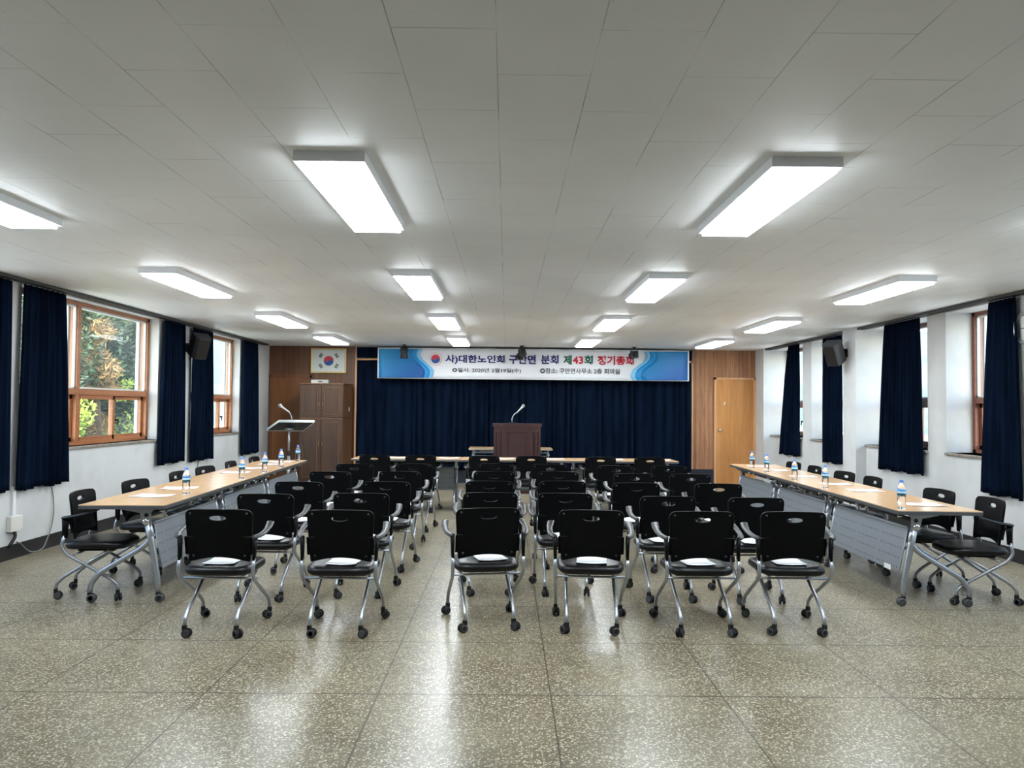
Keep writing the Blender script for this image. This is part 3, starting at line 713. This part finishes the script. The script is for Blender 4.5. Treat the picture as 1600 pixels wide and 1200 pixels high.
# tray: four corners, high edge towards the room
Hh = [Vector((-.125, -.16, 1.25)), Vector((.45, -.16, 1.25))]; Ll = [Vector((-.43, .20, 1.10)), Vector((.17, .20, 1.10))]
nrm = (Hh[1]-Hh[0]).cross(Ll[0]-Hh[0]).normalized()
if nrm.z < 0: nrm = -nrm
b = MB('spk', 'white'); b.prism([Hh[0], Hh[1], Ll[1], Ll[0]], nrm*.012, 0)
b.build('tray', lc)
b = MB('white'); 
for p, q in ((Hh[0], Hh[1]), (Hh[1], Ll[1]), (Ll[1], Ll[0]), (Ll[0], Hh[0])):
    b.sweep([p+nrm*.016, q+nrm*.016], .006, .024, n=8, upv=nrm.cross((q-p).normalized()))
b.build('tray_rim', lc)
MB('silver').lathe([(.075, 0), (.075, .012), (.03, .03)], (0, 0, 1.125), n=20).build('tilt_joint', lc)
mc = empty('microphone', (-3.53, 12.72, 1.222), label='silver handheld microphone on a gooseneck at the lectern stand tray', cat='microphone')
MB('black').lathe([(.03, 0), (.03, .012), (.012, .02)]).build('base', mc)
mic_parts(mc, (0, 0, .01), [(.0, 0, .08), (-.03, 0, .17), (-.06, 0, .20)], None, (-.75, -.2, .55))
MB('black').sweep([(-.05, 0, .19), (.03, .0, .10), (.13, -.05, -.02), (.18, -.1, -.15), (.25, -.1, -.5), (.34, -.1, -.85), (.4, -.1, -1.21)], .005, round_=.15, n=6).build('cord', mc)

# ------------------------------------------------------------------ folding tables
def caster_mb(r, wheel, big=False):
    """twin-wheel caster hanging below its stem; origin at the stem foot, wheel trails towards -Y"""
    b = MB('tyre', wheel); w_ = .012
    for s in (-1, 1):
        x0 = s*.006; x1 = s*(.006+w_+.004)
        b.lathe([(0, min(x0, x1)), (r*.99, min(x0, x1)), (r, min(x0, x1)+.003), (r, max(x0, x1)-.003), (r*.96, max(x0, x1)), (0, max(x0, x1))], (0, -.016, -0), 'X', 0 if not big else 1, 16)
        xc = s*(.006+w_+.005)
        b.lathe([(r*.80, xc-.002), (r*.80, xc+.001), (r*.55, xc+.001), (r*.55, xc-.002)], (0, -.016, 0), 'X', 1, 16)
    b.box((-.005, -.03, -.004), (.005, .01, r*1.1), 0)
    b.box((-.013, -.012, r*.6), (.013, .014, r*1.75), 0, .003)
    return b
def make_table(L, name='folding_table', edge='edge', rail='black'):
    """X along the length, +Y the sitter's side, -Y the side with the modesty panel"""
    r = empty(name); D = .32; H = .75
    b = MB('top'); b.box((-L/2, -D, H-.006), (L/2, D, H), 0); b.build('tabletop', r)
    b = MB(edge); b.box((-L/2-.001, -D-.001, H-.034), (L/2+.001, D+.001, H-.0055), 0, .003); b.build('edge_band', r)
    b = MB(rail, 'chrome'); b.sweep([(-L/2+.06, -.16, .665), (L/2-.06, -.16, .665)], .016); b.sweep([(-L/2+.2, -.24, .690), (L/2-.2, -.24, .690)], .010)
    for x in (-L/2+.14, -.10, .10, L/2-.14): b.lathe([(0, -.02), (.011, -.02), (.011, .02), (0, .02)], (x, -.245, .69), 'Y', 1, 10)
    b.build('under_rail', r)
    b = MB('black'); b.sweep([(-L/2+.25, .05, .70), (-L/2+.25, .05, .655), (L/2-.25, .05, .655), (L/2-.25, .05, .70)], .006, round_=.03); b.sweep([(-L/2+.25, -.12, .70), (-L/2+.25, -.12, .655), (L/2-.25, -.12, .655), (L/2-.25, -.12, .70)], .006, round_=.03)
    for k in range(6): b.sweep([(-L/2+.25+k*(L-.5)/5, -.12, .655), (-L/2+.25+k*(L-.5)/5, .05, .655)], .003, n=6)
    b.build('wire_shelf', r)
    b = MB('panel'); x = L/2-.13; y0, z0, y1, z1 = -.19, .60, -.262, .25
    b2 = MB('perf'); T = Vector((0, y1-y0, z1-z0)); nn = Vector((0, -T.z, T.y)).normalized()*-.004
    b2.prism([(-x, y0, z0), (x, y0, z0), (x, y1, z1), (-x, y1, z1)], nn); pn = b2.build('modesty_panel', r)
    b.sweep([(-x, y0, z0), (x, y0, z0)], .012); b.sweep([(-x, y1, z1), (x, y1, z1)], .004)
    b.sweep([(-x, y0, z0), (-x, y1, z1)], .005); b.sweep([(x, y0, z0), (x, y1, z1)], .005); b.build('panel_border', pn)
    for s in (-1, 1):
        X = s*(L/2-.085)
        b = MB('silver', 'chrome')
        b.prism([(X-.02, -.22, .716), (X-.02, .06, .716), (X-.02, .0, .702), (X-.02, -.11, .68), (X-.02, -.13, .60), (X-.02, -.18, .60), (X-.02, -.18, .68)], (.04, 0, 0))
        b.lathe([(0, -.034), (.02, -.034), (.024, -.028), (.024, .028), (.02, .034), (0, .034)], (X, -.155, .615), 'X', 1, 14)
        b.build('leg_bracket', r)
        lg = MB('silver').sweep([(X, -.16, .62), (X, -.205, .40), (X, -.245, .20), (X, -.252, .075)], [.024, .022, .021, .019], [.03, .026, .021, .019], round_=.06).build('leg', r)
        caster_mb(.032, 'wheelgrey', True).build('caster', lg, loc=(X, -.252, .032))
        lg = MB('silver').sweep([(X, -.165, .60), (X, -.205, .50), (X, -.13, .415), (X, .20, .215), (X, .255, .13), (X, .258, .075)], .0205, round_=.07).build('leg', r)
        caster_mb(.032, 'wheelgrey', True).build('caster', lg, loc=(X, .258, .032))
    return r
tb = None
def place_tables(L, pts, rz, labels, group, edge='edge', rail='black'):
    p0 = make_table(L, edge=edge, rail=rail)
    for i, (p, lb) in enumerate(zip(pts, labels)):
        o = p0 if i == 0 else copy_tree(p0); o.location = p; o.rotation_euler = (0, 0, rz)
        tag(o, lb, 'table', group)
# left row: panel faces +x ; inner edge runs (-2.59,5.9)..(-2.81,10.94)
Ll_ = 5.045; a_ = math.atan2(-.22, 5.04); d_ = Vector((-.22, 5.04, 0)).normalized(); out = Vector((-d_.y, d_.x, 0))  # towards the left wall
L1 = 1.675; base = Vector((-2.59, 5.90, 0))
pts = [base+d_*(L1*(i+.5)+.01*i)+out*.32 for i in range(3)]
place_tables(L1, pts, math.atan2(d_.y, d_.x), ['beech-topped folding table nearest the camera in the left row', 'middle beech-topped folding table of the left row', 'far beech-topped folding table of the left row, by the lectern stand'], 'folding tables along the left wall')
def on_left(px, py): return px, py
d2_ = Vector((.13, 4.96, 0)).normalized(); out2 = Vector((d2_.y, -d2_.x, 0)); base2 = Vector((3.04, 5.96, 0)); L2 = 1.655
pts2 = [base2+d2_*(L2*(i+.5)+.01*i)+out2*.32 for i in range(3)]
place_tables(L2, pts2, math.atan2(-d2_.y, -d2_.x), ['beech-topped folding table nearest the camera in the right row, white sticker on its panel', 'middle beech-topped folding table of the right row', 'far beech-topped folding table of the right row, nearest the wooden door'], 'folding tables along the right wall')
L3 = 1.60
place_tables(L3, [(-2.275+L3*(i+.5)+.008*i, 11.66, 0) for i in range(3)], PI, ['left folding table of the front row before the stage curtain', 'middle folding table of the front row before the podium', 'right folding table of the front row before the stage curtain'], 'folding tables in front of the podium')
place_tables(1.58, [(.085, 14.88, 0)], 0, ['single folding table behind the podium against the stage curtain'], None, 'edge_light', 'panel')
o = MB('white').box((-.05, -.001, -.02), (.05, .0015, .02)).build('sticker'); o.location = Vector((3.045, 6.16, .285)); o.rotation_euler = (0, 0, PI/2)
tag(o, 'small white sticker on the panel of the nearest right table', 'sticker')

# ------------------------------------------------------------------ chairs
def seat_outline(n=56):
    pts = []
    for i in range(n):
        a = 2*PI*i/n; c_, s_ = math.cos(a), math.sin(a); e = 2/4.2
        pts.append((.232*abs(c_)**e*(1 if c_ > 0 else -1)*(1-.05*(s_ > 0)*abs(s_)), .03+.235*abs(s_)**e*(1 if s_ > 0 else -1)))
    return pts
def make_chair():
    r = empty('training_chair')
    # seat cushion
    ol = seat_outline(); P = []
    for sc, z in ((0, .452), (.5, .452), (.8, .450), (.93, .444), (.985, .432), (1.0, .418), (.985, .402), (.93, .390), (.7, .384), (0, .382)):
        P.append([(x*sc, .03+(y-.03)*sc, z-(.012*((y-.03)/.23)**2*sc if y > .03 else .006*((y-.03)/.23)**2*sc)) for x, y in ol])
    b = MB('leather'); b.grid(P, closed_u=True); bmesh.ops.remove_doubles(b.bm, verts=b.bm.verts, dist=1e-5); b.build('seat', r)
    b = MB('plastic'); b.box((-.17, -.10, .366), (.17, .18, .388), 0, .01); b.build('seat_pan', r)
    # backrest
    def out(a):
        """outline radius from the hole centre"""
        dx, dz = math.cos(a), math.sin(a); cz = .762; lo, hi = 0, .6
        def inside(x, z):
            w2 = .205+.024*min(1, max(0, (z-.46)/.36)); top = .822-.008*(x/.23)**2; bot = .498-.045*min(1, (abs(x)/.22))**2
            rc = .045
            if abs(x) > w2 or z > top or z < bot-.001: return False
            if abs(x) > w2-rc and z > top-rc: return (abs(x)-(w2-rc))**2+(z-(top-rc))**2 <= rc*rc
            r2 = .018
            if abs(x) > w2-r2 and z < bot+r2: return (abs(x)-(w2-r2))**2+(z-(bot+r2))**2 <= r2*r2
            return True
        for _ in range(26):
            m_ = (lo+hi)/2
            if inside(m_*dx, cz+m_*dz): lo = m_
            else: hi = m_
        return lo*dx, cz+lo*dz
    angs = sorted(set([2*PI*i/72 for i in range(72)]+[math.atan2(z-.762, x) % (2*PI) for x, z in ((.226, .80), (-.226, .80), (.215, .815), (-.215, .815), (.2, .46), (-.2, .46), (.204, .456), (-.204, .456))]))
    def yb(x, z): return -.125-.045*((z-.46)/.36)-.0+.030*(x/.23)**2
    def ring(t, off, th=0):
        R_ = []
        for a in angs:
            ox, oz = out(a); hx, hz = .056*math.cos(a), .762+.0165*math.sin(a)
            x = hx+(ox-hx)*t; z = hz+(oz-hz)*t; R_.append((x, yb(x, z)+off, z))
        return R_
    th = .007; P = [ring(0, 0)]
    for t in (0, .03, .25, .5, .75, .955, .985): P.append(ring(t, -th-(.003 if t in (0, .03, .985) else 0)))
    P.append(ring(1.0, -th*.6)); P.append(ring(1.0, th*.6))
    for t in (.985, .955, .75, .5, .25, .03, 0): P.append(ring(t, th*.8))
    P.append(ring(0, 0))
    b = MB('plastic', 'chrome'); b.grid(P, closed_u=True); bmesh.ops.remove_doubles(b.bm, verts=b.bm.verts, dist=1e-6)
    bk = b.build('backrest', r)
    b = MB('spk')
    for x, z in ((-.188, .79), (.188, .79), (-.172, .505), (.172, .505)): b.lathe([(0, -.005), (.005, -.0045), (.0085, 0), (.0085, .004)], (x, yb(x, z)-th-.001, z), 'Y', 0, 10)
    b.build('screws', bk)
    # curved lumbar band between the arms, in front of the backrest
    P = []
    for z, o1 in ((.515, 0), (.52, .006), (.60, .012), (.632, .006), (.637, 0)):
        P.append([(-.226+.452*i/20, -.085-.03*((z-.5)/.13)+.025*((i-10)/10)**2*-1+.002*0, z) for i in range(21)])
    b = MB('plastic'); b.grid(P); o = b.build('lumbar_band', r); md = o.modifiers.new('thickness', 'SOLIDIFY'); md.thickness = .01
    for s in (-1, 1):
        b = MB('plastic'); b.sweep([(s*.246, -.160, .485), (s*.247, -.158, .56), (s*.249, -.155, .635)], [.012, .013, .016], [.022, .024, .03], n=12, round_=.0)
        br_ = b.build('arm_bracket', r)
        b = MB('armplastic'); b.sweep([(s*.243, -.175, .637), (s*.258, -.165, .641), (s*.278, -.12, .648), (s*.286, -.04, .662), (s*.283, .04, .685), (s*.276, .09, .704), (s*.274, .10, .700)], [.018, .022, .021, .021, .025, .026, .020], [.010, .010, .010, .009, .008, .007, .004], n=14, round_=.04, upv=(1, 0, 0)); b.build('arm_pad', br_)
        lg = MB('silver').sweep([(s*.246, -.162, .50), (s*.247, -.185, .415), (s*.243, -.145, .355), (s*.238, .18, .165), (s*.236, .232, .115), (s*.236, .234, .078)], .0125, round_=.05, n=12).build('front_leg', r)
        cs = caster_mb(.029, 'wheelgrey').build('caster', lg, loc=(s*.236, .234, .029))
        lg = MB('silver').sweep([(s*.168, .13, .368), (s*.168, -.20, .165), (s*.168, -.246, .115), (s*.168, -.248, .078)], .0125, round_=.05, n=12).build('rear_leg', r)
        cs = caster_mb(.029, 'wheelgrey').build('caster', lg, loc=(s*.168, -.248, .029))
    b = MB('silver'); b.sweep([(-.243, -.09, .352), (.243, -.09, .352)], .008, .011); b.sweep([(-.17, .13, .366), (.17, .13, .366)], .010); b.build('cross_bar', r)
    return r
ch0 = make_chair(); used = [False]; crnd = random.Random(3)
def chair(x, y, rz, label, group):
    o = copy_tree(ch0) if used[0] else ch0; used[0] = True
    o.location = (x, y, 0); o.rotation_euler = (0, 0, rz); tag(o, label, 'chair', group)
    for lg in o.children:
        for c_ in lg.children:
            if c_.name.startswith('caster'): c_.rotation_euler = (0, 0, crnd.choice([0.3, .9, -.8, 2.2, -2.4, 3.0, -1.3, 1.4])+crnd.uniform(-.3, .3))
    return o
K = .975
ROWS = [[(-1.915, 5.33, 0), (-1.108, 5.35, 0), (-.145, 5.52, 10), (.597, 5.46, -3), (1.343, 5.44, 1), (1.985, 5.46, -1)],
        [(-1.944, 6.255), (-1.191, 6.363), (-.136, 6.497), (.504, 6.5), (1.333, 6.33), (2.049, 6.295)],
        [(-1.944, 7.281), (-1.139, 7.357), (-.164, 7.514), (.556, 7.583), (1.27, 7.456), (2.065, 7.466)],
        [(-1.914, 8.452), (-1.179, 8.534), (-.137, 8.649), (.603, 8.731), (1.419, 8.564), (2.037, 8.547)],
        [(-1.885, 9.613), (-1.162, 9.705), (-.128, 9.837), (.572, 9.814), (1.381, 9.696), (2.087, 9.783)],
        [(-1.942, 11.435), (-1.264, 11.46), (-.318, 11.46), (.377, 11.50), (1.405, 11.45), (2.126, 11.433)]]
RN = ['in the row nearest the camera', 'in the second row from the camera', 'in the third row from the camera', 'in the fourth row from the camera', 'in the fifth row from the camera', 'pushed up to the front tables']
CN = ['leftmost', 'second from left', 'third from left', 'third from right', 'second from right', 'rightmost']
rr_ = random.Random(11)
SEATS = []
for j, row in enumerate(ROWS):
    for i, q in enumerate(row):
        if j == 0: x, y, a = q; a = math.radians(a)
        else: x, y = q[0]*K, q[1]*K+.165; a = math.radians(rr_.uniform(-3.5, 3.5))
        LAST = [chair(x, y, a, 'black armchair %s, %s' % (RN[j], CN[i]), 'black chairs facing the podium').name]
        if (j, i) in ((0, 1), (0, 3), (1, 0), (1, 1)):
            hb = MB('clearplastic'); hb.box((.175, .03, .205), (.21, .034, .355), 0, .001); tg = hb.build('hanging_tag', bpy.data.objects[LAST[0]]); tg['label'] = 'clear plastic tag'
        SEATS.append((x, y, a, j, i))
LY = [6.24, 7.14, 8.07, 8.78, 9.61, 10.49]
for i, y in enumerate(LY):
    chair(-3.25-(.0 if i == 0 else .02), y, math.radians(-90+(6, -4, 3, -5, 4, 2)[i]), 'black armchair on the wall side of the left tables, %s' % (['nearest the camera', 'second from the camera', 'third from the camera', 'third from the far end', 'second from the far end', 'at the far end'][i]), 'black chairs behind the left tables')
RY = [6.28, 6.93, 8.2, 8.87, 9.75, 10.45]
for i, y in enumerate(RY):
    chair(3.80-(.0 if i == 0 else .04), y, math.radians(90+(-6, 4, -3, 5, -2, 3)[i]), 'black armchair on the wall side of the right tables, %s' % (['nearest the camera', 'second from the camera', 'third from the camera', 'third from the far end', 'second from the far end', 'at the far end'][i]), 'black chairs behind the right tables')

# ------------------------------------------------------------------ sheets of paper
def sheet_mesh():
    P = [[(-.105+.21*i/6, -.148+.297*j/6, .002+.006*((i-3)/3)**2*abs((j-3)/3)) for i in range(7)] for j in range(7)]
    b = MB('paper'); b.grid(P); o = b.build('paper_sheet', None, normals=False); md = o.modifiers.new('thickness', 'SOLIDIFY'); md.thickness = .0012; return o
sh0 = sheet_mesh(); ush = [False]
def sheet(x, y, z, rz, label, group):
    o = sh0.copy() if ush[0] else sh0
    if ush[0]: C.objects.link(o)
    ush[0] = True; o.location = (x, y, z); o.rotation_euler = (0, 0, rz); tag(o, label, 'paper', group)
for (x, y, a, j, i) in SEATS:
    if j > 4: continue
    lx_, ly_ = (rr_.uniform(-.03, .03), .0+rr_.uniform(-.012, .012))
    X_ = x+lx_*math.cos(a)-ly_*math.sin(a); Y_ = y+lx_*math.sin(a)+ly_*math.cos(a)
    sheet(X_, Y_, .4525, a+rr_.uniform(-.12, .12), 'white paper on the chair seat %s, %s' % (RN[j], CN[i]), 'white sheets on the chair seats')
for k, (x, y) in enumerate([(-2.95, 6.48), (-2.985, 7.09), (-3.08, 8.80), (-3.09, 9.42), (-3.07, 10.08), (-3.08, 10.52)]):
    sheet(x, y, .7505, PI/2+rr_.uniform(-.1, .1), 'white sheet of paper on the left tables, %s' % ['nearest the camera', 'second from the camera', 'third from the camera', 'third from the far end', 'second from the far end', 'at the far end'][k], 'white sheets on the left tables')
for k, (x, y) in enumerate([(3.44, 6.34), (3.46, 7.42), (3.45, 8.04), (3.46, 8.94), (3.46, 9.86), (3.47, 10.55)]):
    sheet(x, y, .7505, PI/2+rr_.uniform(-.1, .1), 'white sheet of paper on the right tables, %s' % ['nearest the camera', 'second from the camera', 'third from the camera', 'third from the far end', 'second from the far end', 'at the far end'][k], 'white sheets on the right tables')
for k, x in enumerate([-1.62, -.86, -.02, .72, 1.62, 2.33]):
    sheet(x, 11.62, .7505, PI/2+rr_.uniform(-.1, .1), 'white sheet of paper on the front tables, %s' % CN[k], 'white sheets on the front tables')

# ------------------------------------------------------------------ water bottles
def make_bottle():
    r = empty('water_bottle')
    b = MB('water'); prof = [(0, .004), (.022, 0), (.029, .004), (.031, .015)]
    for k in range(6): prof += [(.0315, .02+.013*k), (.029, .0265+.013*k)]
    prof += [(.0315, .10), (.0315, .155), (.028, .175), (.018, .195), (.0125, .203), (.0125, .212), (0, .212)]
    b.lathe(prof, n=20); b.build('bottle_body', r)
    MB('label').lathe([(.0318, .105), (.0322, .106), (.0322, .152), (.0318, .153)], n=20).build('label', r)
    MB('cap').lathe([(.0145, .206), (.0152, .207), (.0152, .223), (.0135, .226), (0, .226)], n=16).build('cap', r)
    return r
bt = make_bottle(); ub = False
for k, (x, y) in enumerate([(-2.735, 6.64), (-2.745, 8.06), (-2.765, 8.88), (-2.80, 9.64), (-2.87, 10.67)]):
    o = bt if not ub else copy_tree(bt); ub = True; o.location = (x, y, .7502); tag(o, 'blue-capped water bottle on the left tables, %s' % ['nearest the camera', 'second from the camera', 'middle of five', 'second from the far end', 'at the far end by the lectern stand'][k], 'bottle', 'water bottles on the left tables')
for k, (x, y) in enumerate([(3.115, 6.07), (3.16, 7.63), (3.185, 8.51), (3.22, 9.53), (3.235, 10.14)]):
    o = copy_tree(bt); o.location = (x, y, .7502); tag(o, 'blue-capped water bottle on the right tables, %s' % ['nearest the camera', 'second from the camera', 'middle of five', 'second from the far end', 'farthest, nearest the wooden door'][k], 'bottle', 'water bottles on the right tables')

# ------------------------------------------------------------------ outdoors
struct(MB('ground').box((-120, -60, -3.7), (140, 160, -3.6)).build('ground'))
def hill(name, pts, y0, depth, seed):
    rnd = random.Random(seed); P = []
    n_ = 60
    for i in range(n_+1):
        t = i/n_; k = t*(len(pts)-1); a = min(int(k), len(pts)-2); f_ = k-a; f_ = f_*f_*(3-2*f_)
        x = pts[a][0]*(1-(k-a))+pts[a+1][0]*(k-a); y = pts[a][1]*(1-(k-a))+pts[a+1][1]*(k-a); h = pts[a][2]*(1-f_)+pts[a+1][2]*f_+rnd.uniform(-1, 1)
        n2 = Vector((x, y, 0)).normalized(); row = []
        for j, (dd, hh) in enumerate(((-40, 0), (-20, .45), (0, .9), (12, 1), (40, .4))): p = Vector((x, y, 0))+n2*dd; row.append((p.x, p.y, -3.6+(h+3.6)*hh+rnd.uniform(-1, 1)*(hh > 0)))
        P.append(row)
    b = MB('hill'); b.grid(P); return struct(b.build(name))
hill('hills', [(-150, 60, 26), (-120, 150, 34), (-90, 230, 44), (-50, 280, 34)], 0, 0, 1)
hill('hills', [(60, 280, 30), (120, 200, 26), (150, 120, 22), (160, 60, 14)], 0, 0, 2)
def tree(x, y, h, rad, mt, nl, seed, label, size=.065, squash=1.4, frond=False):
    rnd = random.Random(seed); r = empty('garden_tree', (x, y, -3.6), label=label, cat='tree', group='trees outside the left windows')
    b = MB('bark'); b.sweep([(0, 0, 0), (.1, .05, h*.4), (0, 0, h*.85)], [.16, .12, .05])
    for k in range(6):
        a = rnd.uniform(0, 2*PI); z = h*rnd.uniform(.35, .75); b.sweep([(0, 0, z), (math.cos(a)*rad*.6, math.sin(a)*rad*.6, z+rad*.35)], [.05, .02], n=6)
    b.build('trunk', r)
    b = MB(mt); cz = h-rad*squash*.9; clumps = [Vector((rnd.gauss(0, .45)*rad, rnd.gauss(0, .45)*rad, cz+rnd.gauss(0, .5)*rad*squash)) for _ in range(26)]
    for _ in range(nl):
        c_ = rnd.choice(clumps); d = Vector((rnd.gauss(0, 1), rnd.gauss(0, 1), rnd.gauss(0, 1))).normalized()*rad*.36*rnd.random()**.4
        p = c_+d; u = Vector((rnd.gauss(0, 1), rnd.gauss(0, 1), rnd.gauss(-.4, .6))).normalized(); v = u.cross(Vector((rnd.gauss(0, 1), rnd.gauss(0, 1), rnd.gauss(0, 1)))).normalized()
        s_ = size*rnd.uniform(.6, 1.3); wd = .14 if frond else .42
        q = [p-u*s_, p+v*s_*wd, p+u*s_, p-v*s_*wd]
        f_ = b.bm.faces.new([b.bm.verts.new(t) for t in q])
    b.build('foliage', r, normals=False); return r
tree(-9.0, 15.6, 9.2, 2.1, 'leafdark', 26000, 1, 'dark evergreen tree at the left of the large wooden window')
tree(-8.1, 15.2, 7.4, .68, 'leafbrown', 8000, 2, 'tree with brown dry fronds in the middle of the large window', .10, 2.4, True)
tree(-7.75, 16.6, 8.6, 1.25, 'leafdark', 24000, 3, 'dark evergreen tree behind the right pane of the large window')
tree(-8.6, 17.0, 5.6, 1.1, 'leaflime', 12000, 4, 'lime green shrub low in the large wooden window', .05, 1.0)
tree(-11.5, 17.5, 9.6, 2.4, 'leafdark', 20000, 5, 'dark evergreen tree farthest left outside the large window')
tree(-8.0, 14.2, 4.9, .9, 'leaflime', 9000, 6, 'yellow green shrub behind the lower sliding panes', .05, 1.0)
